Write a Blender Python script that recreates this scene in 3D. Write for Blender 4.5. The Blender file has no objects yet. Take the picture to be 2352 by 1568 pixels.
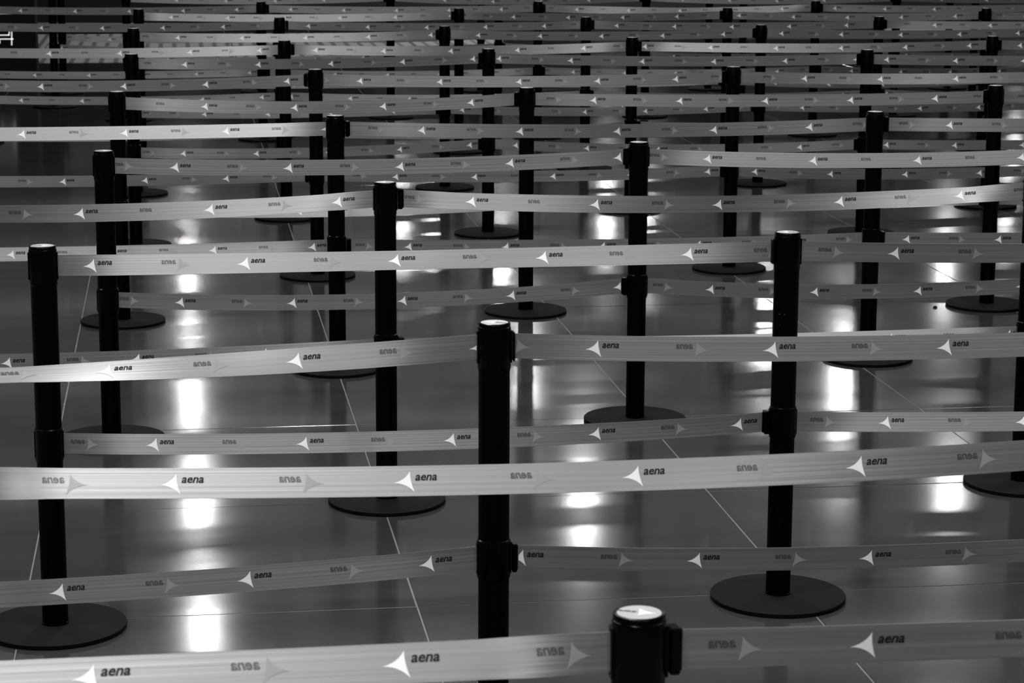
import bpy, bmesh, math, random
from mathutils import Vector, Matrix
random.seed(11)
S = bpy.context.scene
C = S.collection

# ------------------------------------------------------------------ camera
PITCH, ROLL, CAM_H, FPX = 0.196703, 0.0045058, 1.91867, 5391.6
cd = bpy.data.cameras.new('camera')
cam = bpy.data.objects.new('camera', cd); C.objects.link(cam)
fwd = Vector((0, math.cos(PITCH), -math.sin(PITCH)))
up = Vector((0, math.sin(PITCH), math.cos(PITCH)))
right = Vector((1, 0, 0))
r2 = right * math.cos(ROLL) + up * math.sin(ROLL)
u2 = -right * math.sin(ROLL) + up * math.cos(ROLL)
mw = Matrix((r2, u2, -fwd)).transposed().to_4x4()
mw.translation = (0, 0, CAM_H)
cam.matrix_world = mw
cd.sensor_width = 36.0
cd.lens = FPX / 2352 * 36
cd.clip_end = 200
cd.dof.use_dof = True
cd.dof.focus_distance = 6.4
cd.dof.aperture_fstop = 16
S.camera = cam

# ------------------------------------------------------------------ world, exposure
S.view_settings.view_transform = 'Standard'
S.view_settings.look = 'None'
S.view_settings.gamma = 1
S.view_settings.use_curve_mapping = False
S.view_settings.exposure = 0.0
w = bpy.data.worlds.new('hall_air'); S.world = w; w.use_nodes = True
w.node_tree.nodes['Background'].inputs[0].default_value = (1, 1, 1, 1)
w.node_tree.nodes['Background'].inputs[1].default_value = 0.042

# ------------------------------------------------------------------ ceiling downlights, far ones lowered before the wall, then added fill lamps: x, y, height, radius, watts
LAMPS = [
    (-5.04, 36.0, 4.28, 0.097, 28.0),
    (-4.03, 28.74, 4.5, 0.11, 30),
    (-3.18, 23.14, 4.5, 0.12, 22),
    (-3.32, 23.99, 4.5, 0.12, 12),
    (-2.64, 19.36, 4.5, 0.12, 18),
    (-2.72, 19.97, 4.5, 0.12, 6),
    (-4.98, 36.0, 3.45, 0.042, 5.6),
    (-4.46, 31.92, 4.5, 0.1, 18),
    (1.45, 36.0, 2.96, 0.076, 17.3),
    (1.45, 36.0, 3.3, 0.089, 33.0),
    (1.44, 36.0, 3.49, 0.084, 14.2),
    (-0.17, 36.0, 4.18, 0.095, 27.1),
    (-0.17, 36.0, 4.36, 0.098, 28.8),
    (0.19, 30.55, 4.5, 0.12, 20),
    (0.18, 29.21, 4.5, 0.12, 20),
    (0.8, 25.28, 4.5, 0.13, 16),
    (0.74, 23.2, 4.5, 0.13, 30),
    (3.66, 33.39, 4.5, 0.1, 34),
    (3.54, 32.26, 4.5, 0.1, 34),
    (4.34, 30.09, 4.5, 0.12, 30),
    (4.22, 29.29, 4.5, 0.12, 26),
    (3.74, 26.04, 4.5, 0.12, 16),
    (6.72, 36.0, 4.08, 0.112, 34.9),
    (4.65, 24.13, 4.5, 0.13, 28),
    (-1.72, 36.0, 3.37, 0.074, 16.3),
    (-1.7, 36.0, 3.53, 0.076, 17.3),
    (-1.25, 36.0, 3.65, 0.087, 22.6),
    (2.08, 36.0, 3.55, 0.085, 17.4),
    (2.09, 36.0, 3.67, 0.087, 18.2),
    (7.61, 36.0, 3.2, 0.088, 15.3),
    (7.63, 36.0, 3.35, 0.09, 16.2),
    (7.72, 36.0, 2.34, 0.08, 13.2),
    (-4.2, -5, 4.5, 0.15, 75),  # from here on an unseen grid added to light the belt fronts
    (-3.9000000000000004, -1.5, 4.5, 0.15, 75),
    (-4.2, 2, 4.5, 0.15, 75),
    (-3.9000000000000004, 5.5, 4.5, 0.15, 82),
    (-4.2, 9, 4.5, 0.15, 66),
    (-3.9000000000000004, 12.5, 4.5, 0.15, 36),
    (-4.2, 16, 4.5, 0.15, 18),
    (-0.6, -5, 4.5, 0.15, 75),
    (-0.3, -1.5, 4.5, 0.15, 75),
    (-0.6, 2, 4.5, 0.15, 75),
    (-0.3, 5.5, 4.5, 0.15, 82),
    (-0.6, 9, 4.5, 0.15, 66),
    (-0.3, 12.5, 4.5, 0.15, 36),
    (-0.6, 16, 4.5, 0.15, 18),
    (3.1, -5, 4.5, 0.15, 75),
    (3.4, -1.5, 4.5, 0.15, 75),
    (3.1, 2, 4.5, 0.15, 75),
    (3.4, 5.5, 4.5, 0.15, 82),
    (3.1, 9, 4.5, 0.15, 66),
    (3.4, 12.5, 4.5, 0.15, 36),
    (3.1, 16, 4.5, 0.15, 18)
]
for x, y, h, r, p in LAMPS:
    ld = bpy.data.lights.new('downlight_or_fill', 'AREA'); ld.shape = 'DISK'; ld.size = 2 * r; ld.energy = p
    lo = bpy.data.objects.new('downlight_or_fill', ld); C.objects.link(lo); lo.location = (x, y, h)

# ------------------------------------------------------------------ materials
def mat(name, col, rough=0.5, spec=0.5, metal=0.0, emit=None):
    m = bpy.data.materials.new(name); m.use_nodes = True
    b = m.node_tree.nodes['Principled BSDF']
    b.inputs['Base Color'].default_value = (col, col, col, 1)
    b.inputs['Roughness'].default_value = rough
    b.inputs['Specular IOR Level'].default_value = spec
    b.inputs['Metallic'].default_value = metal
    if emit:
        b.inputs['Emission Color'].default_value = (1, 1, 1, 1)
        b.inputs['Emission Strength'].default_value = emit
    return m
def N(m, t, **kw):
    n = m.node_tree.nodes.new(t)
    for k, v in kw.items(): setattr(n, k, v)
    return n
def L(m, a, b): m.node_tree.links.new(a, b)

def tile_material():
    m = mat('polished_stone', 0.025, 0.12, 0.5)
    b = m.node_tree.nodes['Principled BSDF']
    g = N(m, 'ShaderNodeNewGeometry')
    n1 = N(m, 'ShaderNodeTexNoise'); n1.inputs['Scale'].default_value = 2.2; n1.inputs['Detail'].default_value = 1.0
    L(m, g.outputs['Position'], n1.inputs['Vector'])
    bp = N(m, 'ShaderNodeBump'); bp.inputs['Strength'].default_value = 0.045; bp.inputs['Distance'].default_value = 0.02
    L(m, n1.outputs['Fac'], bp.inputs['Height']); L(m, bp.outputs['Normal'], b.inputs['Normal'])
    n2 = N(m, 'ShaderNodeTexNoise'); n2.inputs['Scale'].default_value = 5; n2.inputs['Detail'].default_value = 6
    L(m, g.outputs['Position'], n2.inputs['Vector'])
    mr = N(m, 'ShaderNodeMapRange'); mr.inputs['To Min'].default_value = 0.026; mr.inputs['To Max'].default_value = 0.040
    L(m, n2.outputs['Fac'], mr.inputs['Value']); L(m, mr.outputs[0], b.inputs['Base Color'])
    mr2 = N(m, 'ShaderNodeMapRange'); mr2.inputs['To Min'].default_value = 0.105; mr2.inputs['To Max'].default_value = 0.135
    L(m, n2.outputs['Fac'], mr2.inputs['Value']); L(m, mr2.outputs[0], b.inputs['Roughness'])
    return m

def belt_material():
    m = mat('grey_webbing', 0.12, 0.38, 0.9)
    b = m.node_tree.nodes['Principled BSDF']
    uv = N(m, 'ShaderNodeUVMap'); uv.uv_map = 'weave'
    sp = N(m, 'ShaderNodeSeparateXYZ'); L(m, uv.outputs[0], sp.inputs[0])
    # lengthwise ribs of the webbing
    cb = N(m, 'ShaderNodeCombineXYZ')
    mu = N(m, 'ShaderNodeMath', operation='MULTIPLY'); mu.inputs[1].default_value = 0.9; L(m, sp.outputs[0], mu.inputs[0])
    mv = N(m, 'ShaderNodeMath', operation='MULTIPLY'); mv.inputs[1].default_value = 190.0; L(m, sp.outputs[1], mv.inputs[0])
    L(m, mu.outputs[0], cb.inputs[0]); L(m, mv.outputs[0], cb.inputs[1])
    nz = N(m, 'ShaderNodeTexNoise'); nz.inputs['Scale'].default_value = 1.0; nz.inputs['Detail'].default_value = 2
    L(m, cb.outputs[0], nz.inputs['Vector'])
    mr = N(m, 'ShaderNodeMapRange'); mr.inputs['From Min'].default_value = .3; mr.inputs['From Max'].default_value = .7
    mr.inputs['To Min'].default_value = 0.082; mr.inputs['To Max'].default_value = 0.160
    L(m, nz.outputs['Fac'], mr.inputs['Value']); L(m, mr.outputs[0], b.inputs['Base Color'])
    bp = N(m, 'ShaderNodeBump'); bp.inputs['Strength'].default_value = 0.25; bp.inputs['Distance'].default_value = 0.0012
    L(m, nz.outputs['Fac'], bp.inputs['Height']); L(m, bp.outputs['Normal'], b.inputs['Normal'])
    tr = N(m, 'ShaderNodeBsdfTranslucent'); tr.inputs['Color'].default_value = (.2, .2, .2, 1)
    mx = N(m, 'ShaderNodeMixShader'); mx.inputs[0].default_value = 0.2
    out = m.node_tree.nodes['Material Output']
    gl = N(m, 'ShaderNodeBsdfGlossy'); gl.inputs['Color'].default_value = (.9, .9, .9, 1); gl.inputs['Roughness'].default_value = 0.42
    L(m, bp.outputs['Normal'], gl.inputs['Normal'])
    mg = N(m, 'ShaderNodeMixShader'); mg.inputs[0].default_value = 0.22
    L(m, b.outputs[0], mg.inputs[1]); L(m, gl.outputs[0], mg.inputs[2])
    L(m, mg.outputs[0], mx.inputs[1]); L(m, tr.outputs[0], mx.inputs[2]); L(m, mx.outputs[0], out.inputs['Surface'])
    return m

M = dict(
    tile=tile_material(), grout=mat('pale_grout', 0.16, 0.6, 0.3), belt=belt_material(),
    white=mat('white_print', 0.86, 0.45, 0.6), black=mat('black_print', 0.006, 0.6, 0.2),
    ghost_light=mat('print_showing_through_light', 0.25, 0.38, 0.9), ghost_dark=mat('print_showing_through_dark', 0.042, 0.4, 0.8),
    pole=mat('black_powder_coat', 0.0004, 0.4, 0.06), plastic=mat('black_moulded_plastic', 0.0004, 0.25, 0.1),
    base=mat('dark_cast_base', 0.0078, 0.75, 0.06), rim=mat('black_base_rim', 0.001, 0.5, 0.12),
    disc=mat('pale_cap_sticker', 0.40, 0.4, 0.5), screw=mat('bright_steel', 0.7, 0.25, 0.5, 1.0),
    wall=mat('dark_wall', 0.006, 0.8, 0.2), panel=mat('black_panel', 0.006, 0.7, 0.2),
    line=mat('glowing_white_line', 0.7, 0.5, 0.5, 0, 0.55),  # white drawn lines, brightened by a glow put into the material
)

# ------------------------------------------------------------------ mesh helpers
def obj(name, me, m=None, parent=None):
    o = bpy.data.objects.new(name, me); C.objects.link(o)
    if m is not None and not me.materials: me.materials.append(m)
    if parent is not None: o.parent = parent
    return o
def from_bm(name, bm, m, smooth=False):
    me = bpy.data.meshes.new(name)
    bmesh.ops.recalc_face_normals(bm, faces=bm.faces)
    bm.to_mesh(me); bm.free(); me.materials.append(m)
    if smooth:
        me.polygons.foreach_set('use_smooth', [True] * len(me.polygons))
        me.set_sharp_from_angle(angle=math.radians(35))
    return me
def lathe(prof, n=32, cx=0, cy=0):
    """surface of revolution closed on the axis when r = 0"""
    bm = bmesh.new(); rings = []
    for r, z in prof:
        if r < 1e-6: rings.append([bm.verts.new((cx, cy, z))])
        else: rings.append([bm.verts.new((cx + r * math.cos(2 * math.pi * i / n), cy + r * math.sin(2 * math.pi * i / n), z)) for i in range(n)])
    for a, b in zip(rings, rings[1:]):
        for i in range(n):
            j = (i + 1) % n
            if len(a) == 1: bm.faces.new((a[0], b[i], b[j]))
            elif len(b) == 1: bm.faces.new((a[i], a[j], b[0]))
            else: bm.faces.new((a[i], a[j], b[j], b[i]))
    return bm
def add_box(bm, x0, x1, y0, y1, z0, z1, bevel=0.0):
    r = bmesh.ops.create_cube(bm, size=1)
    for v in r['verts']:
        v.co = Vector(((x0 + x1) / 2 + v.co.x * (x1 - x0), (y0 + y1) / 2 + v.co.y * (y1 - y0), (z0 + z1) / 2 + v.co.z * (z1 - z0)))
    if bevel:
        es = {e for v in r['verts'] for e in v.link_edges}
        bmesh.ops.bevel(bm, geom=list(es), offset=bevel, segments=1, affect='EDGES', profile=.5)
def tag(o, label, cat, group=None):
    o['label'] = label; o['category'] = cat
    if group: o['group'] = group

# ------------------------------------------------------------------ the print: arrow emblem and lettering as flat outlines
def arrow_outline():
    # three-pointed star with hollow sides; tips left, top and lower right (metres, centred on the belt's middle)
    tips = [(-0.0, -0.0035), (0.0285, 0.0165), (0.0345, -0.0195)]
    ctr = [(0.0195, 0.0005), (0.0275, 0.001), (0.0205, -0.0035)]
    pts = []
    for k in range(3):
        a, b, c = Vector(tips[k]), Vector(tips[(k + 1) % 3]), Vector(ctr[k])
        for i in range(6):
            t = i / 6
            pts.append((1 - t) ** 2 * a + 2 * t * (1 - t) * c + t * t * b)
    return [(p.x, p.y) for p in pts]
def text_mesh():
    cu = bpy.data.curves.new('aena', 'FONT'); cu.body = 'aena'; cu.size = 0.0185; cu.shear = 0.28
    cu.offset = 0.00043; cu.resolution_u = 2; cu.space_character = 0.98
    o = bpy.data.objects.new('aena', cu); C.objects.link(o)
    dg = bpy.context.evaluated_depsgraph_get()
    me = o.evaluated_get(dg).to_mesh()
    vs = [(v.co.x, v.co.y) for v in me.vertices]; fs = [tuple(p.vertices) for p in me.polygons]
    bpy.data.objects.remove(o)
    x0 = min(v[0] for v in vs); x1 = max(v[0] for v in vs); k = 0.0365 / (x1 - x0)
    y0 = min(v[1] for v in vs); y1 = max(v[1] for v in vs)
    return [((v[0] - x0) * k + 0.0365, (v[1] - y0) * 0.0105 / (y1 - y0) - 0.0045 + 0.0045) for v in vs], fs
ARROW = arrow_outline()
TV, TF = text_mesh()
PERIOD = 0.384

# ------------------------------------------------------------------ floor
TH = 0.1427
EU = Vector((math.cos(TH), math.sin(TH), 0)); EV = Vector((-math.sin(TH), math.cos(TH), 0))
bm = bmesh.new()
add_box(bm, -16, 16, -6, 42.2, -0.25, -0.0012)
floor = obj('floor', from_bm('floor', bm, M['grout'])); floor['kind'] = 'structure'
U0, DU = 0.607, 1.0362
def vline(k):
    known = {-3: 2.86, -2: 3.90, -1: 4.93, 0: 5.98, 1: 7.053, 2: 8.10, 3: 9.19, 4: 10.29}
    return known[k] if k in known else (10.29 + (k - 4) * 1.075 if k > 4 else 5.98 + k * 1.05)
GAP = 0.0042
tiles = {}
ntile = 0
for j in range(-5, 25):
    v0, v1 = vline(j), vline(j + 1)
    for i in range(-8, 13):
        u0 = U0 + i * DU; u1 = u0 + DU
        c = EU * ((u0 + u1) / 2) + EV * ((v0 + v1) / 2)
        if c.y < 1.2 or c.y > 30 or abs(c.x) > 0.9 + 0.235 * c.y: continue
        key = round(v1 - v0, 3)
        if key not in tiles:
            b2 = bmesh.new(); a, b_ = (DU - GAP) / 2, (v1 - v0 - GAP) / 2
            bot = [b2.verts.new((s * a, t * b_, -0.012)) for s, t in ((-1, -1), (1, -1), (1, 1), (-1, 1))]
            mid = [b2.verts.new((s * a, t * b_, -0.0008)) for s, t in ((-1, -1), (1, -1), (1, 1), (-1, 1))]
            top = [b2.verts.new((s * (a - .0012), t * (b_ - .0012), 0)) for s, t in ((-1, -1), (1, -1), (1, 1), (-1, 1))]
            for q in range(4):
                r_ = (q + 1) % 4
                b2.faces.new((bot[q], bot[r_], mid[r_], mid[q])); b2.faces.new((mid[q], mid[r_], top[r_], top[q]))
            b2.faces.new(top)
            tiles[key] = from_bm('tile', b2, M['tile'])
        o = obj('tile', tiles[key], None, floor)
        o.location = c
        o.rotation_euler = (random.uniform(-1, 1) * 0.00105, random.uniform(-1, 1) * 0.00105, TH)
        ntile += 1
# stone beyond the tiles that can be told apart
bm = bmesh.new(); add_box(bm, -16, 16, 30.6, 42, -0.01, -0.001)
o = obj('far_paving', from_bm('far_paving', bm, M['tile']), None, floor); o['kind'] = 'stuff'

# pale paving band with painted shadow bars far behind the posts: slabs aligned with the tile grid
def striped():
    m = mat('pale_shadow_striped_stone', 0.3, 0.6, 0.3)
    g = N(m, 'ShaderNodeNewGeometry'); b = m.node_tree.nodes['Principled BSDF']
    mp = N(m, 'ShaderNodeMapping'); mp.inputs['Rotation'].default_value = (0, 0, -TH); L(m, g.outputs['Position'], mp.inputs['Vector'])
    wv = N(m, 'ShaderNodeTexWave'); wv.bands_direction = 'X'; wv.inputs['Scale'].default_value = 2.1; wv.inputs['Distortion'].default_value = .4  # dark bands put the posts' cast shadows into the stone colour
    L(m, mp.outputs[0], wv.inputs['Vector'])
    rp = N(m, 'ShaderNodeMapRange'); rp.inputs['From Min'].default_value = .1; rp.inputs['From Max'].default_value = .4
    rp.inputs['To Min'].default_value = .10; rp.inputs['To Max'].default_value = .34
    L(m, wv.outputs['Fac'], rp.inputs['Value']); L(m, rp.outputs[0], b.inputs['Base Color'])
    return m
PALE = striped()
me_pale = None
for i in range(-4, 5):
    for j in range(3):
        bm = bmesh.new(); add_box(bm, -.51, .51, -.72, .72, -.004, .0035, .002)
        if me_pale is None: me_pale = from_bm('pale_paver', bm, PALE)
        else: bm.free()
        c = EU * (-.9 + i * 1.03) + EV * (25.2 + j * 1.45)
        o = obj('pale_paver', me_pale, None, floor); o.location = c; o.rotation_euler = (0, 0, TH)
# far wall of the hall, above the frame: a dark end the polished stone mirrors
bm = bmesh.new(); add_box(bm, -16, 16, 42, 42.2, -0.01, 5)
wall = obj('wall_back', from_bm('wall_back', bm, M['wall'])); wall['kind'] = 'structure'

# ------------------------------------------------------------------ black panel with white line drawing, far left
panel = bpy.data.objects.new('display_panel', None); C.objects.link(panel); panel.location = (-4.98, 21.4, 0)
tag(panel, 'black display panel with white line drawing, at far left edge beyond the posts', 'panel')
bm = bmesh.new(); add_box(bm, -.65, .65, 0, .12, 0.02, 1.5, .008); obj('panel_body', from_bm('panel_body', bm, M['panel']), None, panel)
bm = bmesh.new(); add_box(bm, -.7, .7, -.04, .22, 0, .02, .004); obj('panel_foot', from_bm('panel_foot', bm, M['panel']), None, panel)
def stroke(x0, z0, x1, z1, wd=0.011):
    bm = bmesh.new(); d = Vector((x1 - x0, 0, z1 - z0)).normalized(); n = Vector((-d.z, 0, d.x)) * wd / 2
    a, b = Vector((x0, -.004, z0)), Vector((x1, -.004, z1))
    f = [bm.verts.new(p) for p in (a - n, b - n, b + n, a + n)]
    g = [bm.verts.new(v.co + Vector((0, .004, 0))) for v in f]
    bm.faces.new(f); bm.faces.new(g[::-1])
    for i in range(4): bm.faces.new((f[i], g[i], g[(i + 1) % 4], f[(i + 1) % 4]))
    obj('white_stroke', from_bm('white_stroke', bm, M['line']), None, panel)
for s in [(0.1776, 0.656, 0.4455, 0.6571), (0.2093, 0.4604, 0.4107, 0.4632), (0.4085, 0.4574, 0.4137, 0.4927), (0.4354, 0.4928, 0.4309, 0.3711), (0.1685, 0.4249, 0.4488, 0.4281), (0.3241, 0.4178, 0.3229, 0.3863)]:
    stroke(*s)

# ------------------------------------------------------------------ belt post prototype meshes
R_POLE, R_HEAD = 0.0330, 0.0348
me_base = from_bm('base_plate', lathe([(0, 0.0125), (R_POLE, 0.0140), (0.05, 0.0138), (0.1800, 0.0126), (0.1812, 0.0118)], 56), M['base'], True)
me_rim = from_bm('base_rim', lathe([(0, 0.0), (0.1795, 0.0), (0.1828, 0.002), (0.1828, 0.0105), (0.1812, 0.0122), (0.176, 0.0119)], 56), M['rim'], True)
me_pole = from_bm('pole', lathe([(0.0345, 0.0135), (0.0345, 0.018), (R_POLE, 0.0185), (R_POLE, 0.907), (0, 0.907)], 32), M['pole'], True)
me_head = from_bm('belt_head', lathe([(R_POLE, 0.898), (0.0343, 0.8995), (R_HEAD, 0.904), (R_HEAD, 0.9885), (0.0344, 0.9905), (0.0336, 0.9912), (0, 0.9912)], 32), M['plastic'], True)
me_ring = from_bm('cap_ring', lathe([(0.0328, 0.9912), (0.0328, 0.9928), (0.0337, 0.9935), (0.0337, 0.9968), (0.0326, 0.9990), (0.0298, 0.9998), (0.0291, 0.9988), (0.0, 0.9980)], 32), M['plastic'], True)
me_disc = from_bm('cap_sticker', lathe([(0.0288, 0.9984), (0.0286, 0.9992), (0, 0.9992)], 32), M['disc'], False)
me_lower = from_bm('lower_belt_head', lathe([(R_POLE, 0.446), (0.0355, 0.448), (0.0360, 0.454), (0.0360, 0.524), (0.0355, 0.530), (R_POLE, 0.532)], 32), M['plastic'], True)
def flat_print(name, verts, faces, m, z):
    me = bpy.data.meshes.new(name); me.from_pydata([(x, y, z) for x, y in verts], [], faces); me.materials.append(m); return me
me_cap_arrow = flat_print('cap_emblem', [((x - .040) * .8 + .008, (y + .001) * .8) for x, y in ARROW], [tuple(range(len(ARROW)))], M['white'], 0.99945)
me_cap_text = flat_print('cap_lettering', [((x - .040) * .8 + .006, (y - .005) * .55) for x, y in TV], TF, M['black'], 0.99945)
# slot frames: raised upright lips where the belts leave the post (two per head)
def slot_mesh(z0, z1):
    bm = bmesh.new()
    for yy in (-1, 1):
        add_box(bm, 0.0325, 0.0369, yy * 0.0075 - .002, yy * 0.0075 + .002, z0, z1, .0006)
    add_box(bm, 0.0325, 0.0372, -.0095, .0095, z1 - .001, z1 + .004, .0006)
    add_box(bm, 0.0325, 0.0372, -.0095, .0095, z0 - .004, z0 + .001, .0006)
    return from_bm('belt_slot', bm, M['plastic'])
me_slot_u = slot_mesh(0.918, 0.978); me_slot_l = slot_mesh(0.460, 0.520)
bm = bmesh.new(); bmesh.ops.create_icosphere(bm, subdivisions=1, radius=0.0022); me_screw = from_bm('screw', bm, M['screw'])

PARTS = [('base_rim', me_rim), ('base_plate', me_base), ('pole', me_pole), ('belt_head', me_head), ('lower_belt_head', me_lower), ('cap_ring', me_ring)]
def make_post(x, y, label, cap_rot, rot):
    t = bpy.data.objects.new('belt_post', None); C.objects.link(t)
    t.location = (x, y, 0.001); t.rotation_euler = (0, 0, rot); t.empty_display_size = .2
    tag(t, label, 'barrier post', 'black belt barrier posts')
    for n, me in PARTS:
        obj(n, me, None, t)
    hd = t.children
    for z, me in ((0, me_slot_u), (1, me_slot_l)):
        for a in (0, math.pi):
            s = obj('belt_slot', me, None, t); s.rotation_euler = (0, 0, a)
    d = obj('cap_sticker', me_disc, None, t); d.rotation_euler = (0, 0, cap_rot - rot)
    obj('cap_emblem', me_cap_arrow, None, d); obj('cap_lettering', me_cap_text, None, d)
    return t

# ------------------------------------------------------------------ belts
def clip_mesh():
    bm = bmesh.new()
    add_box(bm, 0.0, 0.0145, -.013, .013, -.031, .031, .0025)
    for i in range(11):
        z = -.022 + i * .0044
        add_box(bm, 0.004, 0.0140, -.0139, -.0128, z - .0011, z + .0011)
        add_box(bm, 0.004, 0.0140, .0128, .0139, z - .0011, z + .0011)
    add_box(bm, 0.0142, 0.0180, -.004, .004, -.028, .028, .001)
    return from_bm('belt_clip', bm, M['plastic'])
me_clip = clip_mesh()
BW = 0.0530
def make_belt(A, B, z, clip_at, label, sag, tl, tm, tr, phase, dz=(0, 0), clip_len=1.0):
    """A left post (x, y), B right post; clip_at 'L', 'R' or ''; tilts in degrees, positive turns the face up"""
    a = Vector((A[0], A[1], z + dz[0])); b = Vector((B[0], B[1], z + dz[1]))
    d = (b - a); d.z = 0; Ln = d.length; d.normalize()
    n = Vector((d.y, -d.x, 0))               # the face towards the camera
    s0 = 0.0366 if clip_at != 'L' else 0.0382 + 0.0182 * clip_len
    s1 = Ln - (0.0366 if clip_at != 'R' else 0.0382 + 0.0182 * clip_len)
    org = a.copy()
    def frame(s):
        q = (s - s0) / (s1 - s0)
        zz = (a.z + (b.z - a.z) * q) - sag * 4 * q * (1 - q)
        # tilt: the ends are held upright by the slots, the run between twists freely
        e = min(1.0, min(q, 1 - q) / 0.10); e = e * e * (3 - 2 * e)
        if q < .5: tt = tl + (tm - tl) * (q * 2)
        else: tt = tm + (tr - tm) * (q * 2 - 1)
        ph = math.radians(tt) * (0.08 + 0.92 * e)
        p = Vector((org.x + d.x * s, org.y + d.y * s, zz))
        uv_ = Vector((0, 0, 1)) * math.cos(ph) - n * math.sin(ph)
        nn = n * math.cos(ph) + Vector((0, 0, 1)) * math.sin(ph)
        # gentle slack ripple
        p = p + n * (0.004 * math.sin(3.1 * s + phase * 9) * e)
        return p, uv_, nn
    root = bpy.data.objects.new('barrier_belt', None); C.objects.link(root)
    p0, _, _ = frame(s0); root.location = p0; root.empty_display_size = .1
    tag(root, label, 'barrier belt', 'grey printed barrier belts')
    NS = 96; T = 0.0005
    vs, fs, uvs = [], [], []
    rows = (-1, -.5, 0, .5, 1)
    for side in (1, -1):
        for i in range(NS + 1):
            s = s0 + (s1 - s0) * i / NS
            p, u_, nn = frame(s)
            for r in rows:
                vs.append(p + u_ * (BW / 2 * r) + nn * (T * side) - p0); uvs.append((s + phase, BW / 2 * r + z * 3 + A[1]))
    K = len(rows); off = (NS + 1) * K
    for i in range(NS):
        for r in range(K - 1):
            q = i * K + r
            fs.append((q, q + K, q + K + 1, q + 1)); fs.append((off + q, off + q + 1, off + q + K + 1, off + q + K))
        q = i * K; fs.append((q, off + q, off + q + K, q + K)); q += K - 1; fs.append((q, q + K, off + q + K, off + q))
    me = bpy.data.meshes.new('webbing'); me.from_pydata(vs, [], fs)
    ul = me.uv_layers.new(name='weave')
    for lp in me.loops: ul.data[lp.index].uv = uvs[lp.vertex_index]
    me.polygons.foreach_set('use_smooth', [True] * len(me.polygons)); me.set_sharp_from_angle(angle=math.radians(40))
    obj('webbing', me, M['belt'], root)
    # print: near-side and far-side marks plus the faint marks showing through the weave
    near = A[1] < 11.2
    packs = {}
    def put(pk, verts, faces, s, mirror, side, mi):
        V, F, MI = packs.setdefault(pk, ([], [], [])); o_ = len(V)
        for x, y in verts:
            xx = (0.073 - x) if mirror else x
            p, u_, nn = frame(min(max(s + xx, s0 + .0015), s1 - .0015))   # a mark cut off by the slot or the clip
            V.append(p + u_ * y + nn * (side * (T + .0005)) - p0)
        F += [tuple(i + o_ for i in f) for f in faces]; MI += [mi] * len(faces)
    AF = [tuple(range(len(ARROW)))]
    s = phase % PERIOD - PERIOD; k = 0
    while s < s1:
        if s + .060 > s0 and s + .016 < s1:
            put(('emblem_print', k) if near else ('emblem_print', 'stuff'), ARROW, AF, s, False, 1, 'white')
            put(('lettering_print', k) if near else ('lettering_print', 'stuff'), TV, TF, s, False, 1, 'black')
            k += 1
        g = s + PERIOD * .51
        if g + .060 > s0 and g + .016 < s1:
            put(('print_showing_through', 'stuff'), ARROW, AF, g, True, 1, 'ghost_light'); put(('print_showing_through', 'stuff'), TV, TF, g, True, 1, 'ghost_dark')
            put(('reverse_print', 'stuff'), ARROW, AF, g, True, -1, 'white'); put(('reverse_print', 'stuff'), TV, TF, g, True, -1, 'black')
        s += PERIOD
    for (nm, q), (V, F, MI) in packs.items():
        me = bpy.data.meshes.new(nm); me.from_pydata(V, [], F)
        ms = sorted(set(MI))
        for x in ms: me.materials.append(M[x])
        me.polygons.foreach_set('material_index', [ms.index(x) for x in MI])
        o = obj(nm, me, None, root)
        if q == 'stuff': o['kind'] = 'stuff'
    if clip_at:
        c = obj('belt_clip', me_clip, None, root)
        s = 0.0382 if clip_at == 'L' else Ln - 0.0382
        q = 0 if clip_at == 'L' else 1; c.scale = (clip_len, 1, 1)
        c.location = Vector((org.x + d.x * s, org.y + d.y * s, (a.z, b.z)[q])) - p0
        c.rotation_euler = (0, 0, math.atan2(d.y, d.x) + (0 if clip_at == 'L' else math.pi))
    return root

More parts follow.
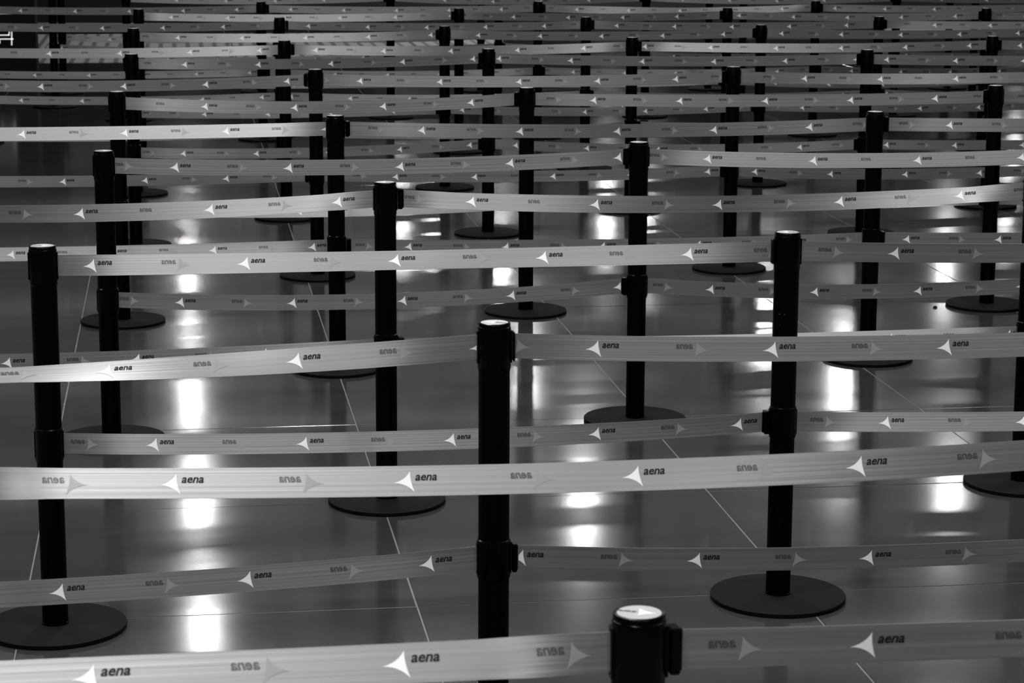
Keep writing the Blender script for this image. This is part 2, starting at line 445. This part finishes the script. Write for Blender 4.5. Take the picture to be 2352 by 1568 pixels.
# ------------------------------------------------------------------ the rows of posts, front to back: (x, y, in the picture)
ROWS = [
    ('A', 'L', [(-1.75, 2.57, 0), (0.163, 2.855, 1), (2.06, 3.14, 0)]),
    ('B', 'R', [(-0.95, 3.67, 0), (1.04, 3.93, 0)]),
    ('C', 'L', [(-1.95, 4.39, 0), (-0.037, 4.814, 1), (1.9, 5.09, 0)]),
    ('D', 'R', [(-1.177, 5.81, 1), (0.722, 6.095, 1), (2.65, 6.375, 0)]),
    ('E', 'L', [(-2.33, 6.79, 0), (-0.387, 7.073, 1), (1.64, 7.325, 1), (3.6, 7.62, 0)]),
    ('F', 'R', [(-1.375, 7.855, 1), (0.441, 8.189, 1), (2.35, 8.47, 0)]),
    ('G', 'L', [(-2.65, 8.77, 0), (-0.686, 9.058, 1), (1.437, 9.306, 1), (3.4, 9.58, 0)]),
    ('H', 'R', [(-1.691, 10.024, 1), (0.06, 10.299, 1), (2.158, 10.514, 1), (4.1, 10.8, 0)]),
    ('I', 'R', [(-2.9, 10.95, 0), (-0.943, 11.223, 1), (1.074, 11.49, 1), (3.06, 11.77, 0)]),
    ('J', 'R', [(-1.965, 12.126, 1), (-0.133, 12.606, 1), (1.9, 12.667, 1), (3.88, 12.95, 0)]),
    ('K', 'L', [(-3.27, 12.88, 0), (-1.277, 13.165, 1), (0.681, 13.542, 1), (2.799, 13.793, 1), (4.8, 14.08, 0)]),
    ('L', 'R', [(-2.276, 14.147, 1), (-0.422, 14.483, 1), (1.547, 14.75, 1), (3.54, 15.03, 0)]),
    ('M', 'L', [(-3.5, 15.0, 0), (-1.512, 15.289, 1), (0.475, 15.485, 1), (2.423, 15.68, 1), (4.4, 15.96, 0)]),
    ('N', 'R', [(-2.559, 16.149, 1), (-0.379, 16.429, 1), (1.504, 16.635, 1), (3.342, 16.727, 1), (5.3, 17.0, 0)]),
    ('O', 'L', [(-3.85, 16.87, 0), (-1.828, 17.154, 1), (0.18, 17.383, 1), (2.249, 17.618, 1), (4.28, 17.9, 0)]),
    ('P', 'R', [(-3.02, 18.45, 1), (-0.976, 18.756, 1), (1.06, 18.93, 1), (3.09, 19.1, 1), (5.1, 19.4, 0)]),
    ('Q', 'L', [(-3.8, 19.5, 1), (-1.97, 19.68, 1), (-0.125, 19.85, 1), (1.946, 20.05, 1), (3.96, 20.3, 1), (6.0, 20.6, 0)]),
    ('R', 'R', [(-3.96, 20.72, 1), (-2.25, 20.95, 1), (-0.29, 21.1, 1), (1.77, 21.4, 1), (3.98, 21.6, 1), (6.0, 21.9, 0)])
]
ORD = ['first', 'second', 'third', 'fourth', 'fifth', 'sixth', 'seventh', 'eighth', 'ninth', 'tenth', 'eleventh', 'twelfth', 'thirteenth',
       'fourteenth', 'fifteenth', 'sixteenth', 'seventeenth', 'eighteenth', 'nineteenth']
BELT = {
    'A0u': (0.004, 43, 42, 36, 1.6062),
    'A0l': (0.025, -3.0, 7.7, -5.9, 0.097),
    'A1u': (0.01, -4, -8, -8, 0.2787),
    'A1l': (0.03, -3.7, 2.4, -5.9, 0.148),
    'B0u': (0.02, 35, 33, 0, 0.3768),
    'B0l': (0.026, 6.1, -3.6, -5.0, 0.231),
    'C0u': (0.02, 70, 66, 3, 1.1368),
    'C0l': (0.018, 7, 9, 11, 1.0282),
    'C1u': (0.025, 10, 10, 10, 0.192),
    'C1l': (0.03, -5, -5, -3, 0.0348),
    'D0u': (0.004, 16, 34, 8, 0.0979),
    'D0l': (0.022, 20, 15, -4, 0.2416),
    'D1u': (0.02, -6, -8, -6, 0.2722),
    'D1l': (0.022, 19, 18, 21, 0.2638),
    'E0u': (0.03, -60, 2, 34, 1.0303),
    'E0l': (0.02, 0, 0, 16, 0.033),
    'E1u': (0.03, 34, -10, 40, 0.2422),
    'E1l': (0.008, 18, 24, 20, 1.9555),
    'E2u': (0.02, 16, 10, 5, 0.019),
    'E2l': (0.014, 3.6, 1.2, 2.0, 0.324),
    'F0u': (0.02, 4, 4, 6, 0.2165),
    'F0l': (0.03, 3, 3, 3, 0.2231),
    'F1u': (0.026, 13, 14, 16, 0.2261),
    'F1l': (0.04, -3, -3, 0, 0.2468),
    'G0u': (0.008, 22, 22, 22, 0.7757),
    'G0l': (0.01, 14, 14, 16, 1.487),
    'G1u': (0.018, 10, -6, 8, 0.3144),
    'G1l': (0.014, 2, 0, 4, 0.2615),
    'G2u': (0.012, 15, 3, 5, 0.2867),
    'G2l': (0.014, 2, 0, 0, 0.1267),
    'H0u': (0.026, 12, 0, 4, 0.3525),
    'H0l': (0.02, 10, 18, 10, 0.365),
    'H1u': (0.012, 6, 2, 4, 0.2754),
    'H1l': (0.02, 30, 40, 30, 0.356),
    'H2u': (0.012, 4, 12, 8, 0.293),
    'H2l': (0.02, 10, 6, 4, 0.32),
    'I0u': (0.022, -2, -4, -2, 0.6685),
    'I0l': (0.012, 2, 0, 0, 0.7563),
    'I1u': (0.015, 4, 6, -2, 0.1919),
    'I1l': (0.016, 0, 0, 2, -0.4069),
    'I2u': (0.016, -3, 16, 0, 0.3384),
    'I2l': (0.029, -3.9, -2.9, -1.3, 0.099),
    'J0u': (0.014, 8, -8, -4, 0.2525),
    'J0l': (0.022, 7.2, 0.2, 2.7, 0.235),
    'J1u': (0.014, -5, -6, -4, 0.4201),
    'J1l': (0.028, -3.4, -0.3, 4.3, 0.128),
    'J2u': (0.014, 0, 2, 0, 0.0891),
    'J2l': (0.013, 6.0, -1.3, -0.5, 0.104),
    'K0u': (0.014, 0, 5, 22, 0.7009),
    'K0l': (0.016, 1.2, 7.3, -0.8, 0.366),
    'K1u': (0.016, 22, -2, 18, 0.1522),
    'K1l': (0.029, 1.2, 4.6, 7.7, 0.283),
    'K2u': (0.014, 18, 10, -6, 0.438),
    'K2l': (0.015, 0.1, 6.1, 2.1, 0.107),
    'K3u': (0.014, 4, 0, 0, 0.147),
    'K3l': (0.013, 5.7, -0.3, 1.9, 0.244),
    'L0u': (0.014, 0, 22, -4, 0.2413),
    'L0l': (0.014, -0.1, 6.3, 2.2, 0.007),
    'L1u': (0.014, -6, -6, -6, 0.1879),
    'L1l': (0.023, -5.5, 3.0, 2.5, 0.088),
    'L2u': (0.014, -6, -4, 0, 0.4947),
    'L2l': (0.02, 5.8, -3.2, 0.2, 0.256),
    'M0u': (0.012, -8, -8, -6, 0.4726),
    'M0l': (0.019, 2.1, -0.3, 6.3, 0.33),
    'M1u': (0.014, -4, -6, -6, 0.164),
    'M1l': (0.021, 3.1, 7.2, 5.3, 0.047),
    'M2u': (0.014, -6, -4, -4, 0.182),
    'M2l': (0.022, 2.0, -3.9, -0.9, 0.167),
    'M3u': (0.012, 20, 20, 20, 0.364),
    'M3l': (0.028, -2.2, -0.4, 2.0, 0.046),
    'N0u': (0.014, 22, 18, 0, 0.198),
    'N0l': (0.012, 1.9, 4.7, -5.6, 0.253),
    'N1u': (0.014, -6, -8, -6, 0.361),
    'N1l': (0.017, -5.1, 5.9, 7.3, 0.189),
    'N2u': (0.014, -4, 0, 2, 0.062),
    'N2l': (0.027, -0.2, -2.0, 1.9, 0.329),
    'N3u': (0.014, 18, 16, 10, 0.268),
    'N3l': (0.029, 1.7, -2.4, 3.8, 0.057),
    'O0u': (0.014, -8, -6, -4, 0.3074),
    'O0l': (0.013, 0.7, 2.5, 7.8, 0.008),
    'O1u': (0.014, 2, 2, -2, 0.191),
    'O1l': (0.022, 1.0, 5.2, 6.7, 0.124),
    'O2u': (0.02, -5, 36, 24, 0.267),
    'O2l': (0.021, 2.0, 7.3, 3.0, 0.244),
    'O3u': (0.014, 10, 14, 10, 0.125),
    'O3l': (0.024, -2.0, -4.9, -2.0, 0.268),
    'P0u': (0.021, 2.1, 2.8, 1.5, 0.369),
    'P0l': (0.027, 7.5, 3.7, 5.2, 0.289),
    'P1u': (0.029, -1.2, -1.5, -5.8, 0.026),
    'P1l': (0.029, 0.6, -4.3, -4.5, 0.199),
    'P2u': (0.024, 5.7, 2.0, -1.3, 0.269),
    'P2l': (0.015, -1.3, -4.3, 3.5, 0.207),
    'P3u': (0.02, -2.8, 5.8, -0.4, 0.35),
    'P3l': (0.017, 2.9, 4.3, -3.6, 0.07),
    'Q0u': (0.026, -4.7, 0.7, -4.8, 0.37),
    'Q0l': (0.027, -2.7, 5.8, 4.5, 0.042),
    'Q1u': (0.017, 3.0, 3.9, -1.2, 0.05),
    'Q1l': (0.021, 4.7, 1.3, -3.3, 0.117),
    'Q2u': (0.026, 0.4, 4.7, -3.5, 0.263),
    'Q2l': (0.026, 6.4, -1.8, 6.8, 0.225),
    'Q3u': (0.017, -5.6, 3.3, 7.3, 0.221),
    'Q3l': (0.017, -1.4, 0.9, 7.8, 0.165),
    'Q4u': (0.019, 0.9, -2.9, -1.9, 0.311),
    'Q4l': (0.028, -0.8, 0.7, 6.6, 0.274),
    'R0u': (0.02, 7.4, 6.4, 0.5, 0.074),
    'R0l': (0.027, 6.6, 3.4, 5.3, 0.007),
    'R1u': (0.023, 5.3, -2.0, -3.8, 0.342),
    'R1l': (0.026, -1.0, 2.1, -2.8, 0.127),
    'R2u': (0.024, 4.7, 6.3, 3.2, 0.307),
    'R2l': (0.015, 4.1, 7.7, 6.7, 0.301),
    'R3u': (0.028, 0.4, -1.6, 2.9, 0.225),
    'R3l': (0.013, -2.2, 2.2, -5.1, 0.024),
    'R4u': (0.019, -4.3, -0.2, 3.4, 0.181),
    'R4l': (0.012, 7.0, -2.5, -5.9, 0.17)
}
POST_LABEL = {
    'A1': 'nearest black barrier post, cut off by the bottom edge, white emblem on its cap',
    'C1': 'tall black barrier post just left of the centre of the photo, pale cap sticker',
    'D0': 'black barrier post near the left edge, its round base cut by the frame',
    'D1': 'black barrier post with bright screws on its pole, whole round base in view, right',
    'E1': 'black barrier post left of the central one, belt clip on its right side',
    'E2': 'black barrier post half cut off by the right edge of the photo'
}
BELT_LABEL = {
    'A0u': 'nearest bright belt, from the left edge to the nearest post at bottom',
    'A1u': 'dark grey belt at the bottom right corner, starting at the nearest post',
    'B0u': 'wide bright belt crossing the whole frame in front of the central post',
    'C0u': 'belt turning white towards the left edge, fastened to the central post',
    'C1u': 'grey upper belt from the central post to the right edge',
    'C0l': 'grey lower belt from the left edge to the central post',
    'C1l': 'dark grey lower belt from the central post to the right edge',
    'D0u': 'bright ribbed upper belt between the left-edge post and the post with screws',
    'D1u': 'dark upper belt right of the post with bright screws',
    'D0l': 'grey ribbed lower belt between the left-edge post and the post with screws',
    'D1l': 'grey ribbed lower belt right of the post with bright screws'
}
ZU, ZL = 0.949, 0.490
for ri, (rn, side, posts) in enumerate(ROWS):
    pos = 0
    for pi, (x, y, seen) in enumerate(posts):
        key = rn + str(pi)
        if seen:
            lab = 'black belt barrier post, %s from the left in the %s row from the camera' % (ORD[pos], ORD[ri]); pos += 1
        else:
            lab = 'black belt barrier post just outside the %s edge, %s row from the camera' % ('left' if x < 0 else 'right', ORD[ri])
        lab = POST_LABEL.get(key, lab)
        cr = {'A0': 0, 'A1': math.radians(162), 'C1': math.radians(-24)}.get(key, random.uniform(-.6, .6) + (math.pi if random.random() < .4 else 0))
        t = make_post(x, y, lab, cr, TH)
        if key == 'D1':
            for dx, zz in ((-.0225, .785), (-.0105, .7845), (-.021, .757), (.006, .726)):
                s = obj('screw', me_screw, None, t); yy = -math.sqrt(R_POLE ** 2 - dx ** 2)
                s.location = (dx, yy, zz); s.scale = (.7, .35, .7) if zz > .77 else (.35, .2, .35)
    for pi in range(len(posts) - 1):
        A, B = posts[pi], posts[pi + 1]
        for lv, z in (('u', ZU), ('l', ZL)):
            key = rn + str(pi) + lv
            name = 'Upper' if lv == 'u' else 'Lower'
            if not A[2] and not B[2]: where = 'spanning the whole frame'
            elif not A[2]: where = 'left of its leftmost post'
            else: where = 'right of its %s post' % ORD[sum(1 for q in posts[:pi] if q[2])]
            lab = BELT_LABEL.get(key, '%s grey printed belt in the %s row from the camera, %s' % (name, ORD[ri], where))
            sag, tl, tm, tr, phase = BELT.get(key, (None,) * 5)
            if sag is None:
                sag = random.uniform(.012, .03); tl, tm, tr = [random.uniform(-7, 9) for _ in range(3)]; phase = random.uniform(0, PERIOD)
            make_belt(A, B, z, side, lab, sag, tl, tm, tr, phase, clip_len={'C1u': .3, 'D0u': .3, 'C1l': .75}.get(key, 1.0))
# small dark scrap lying on the stone
bm = bmesh.new()
pts = [(-.011, -.006), (.004, -.009), (.012, -.001), (.006, .007), (-.006, .008)]
bo = [bm.verts.new((x, y, 0)) for x, y in pts]; tp = [bm.verts.new((x * .8, y * .8, .004 + .003 * (i % 2))) for i, (x, y) in enumerate(pts)]
bm.faces.new(bo[::-1]); bm.faces.new(tp)
for i in range(5): bm.faces.new((bo[i], bo[(i + 1) % 5], tp[(i + 1) % 5], tp[i]))
o = obj('scrap', from_bm('scrap', bm, M['pole'])); o.location = (1.915, 10.46, .001)
tag(o, 'small dark scrap of litter lying on the bare floor at right', 'litter')
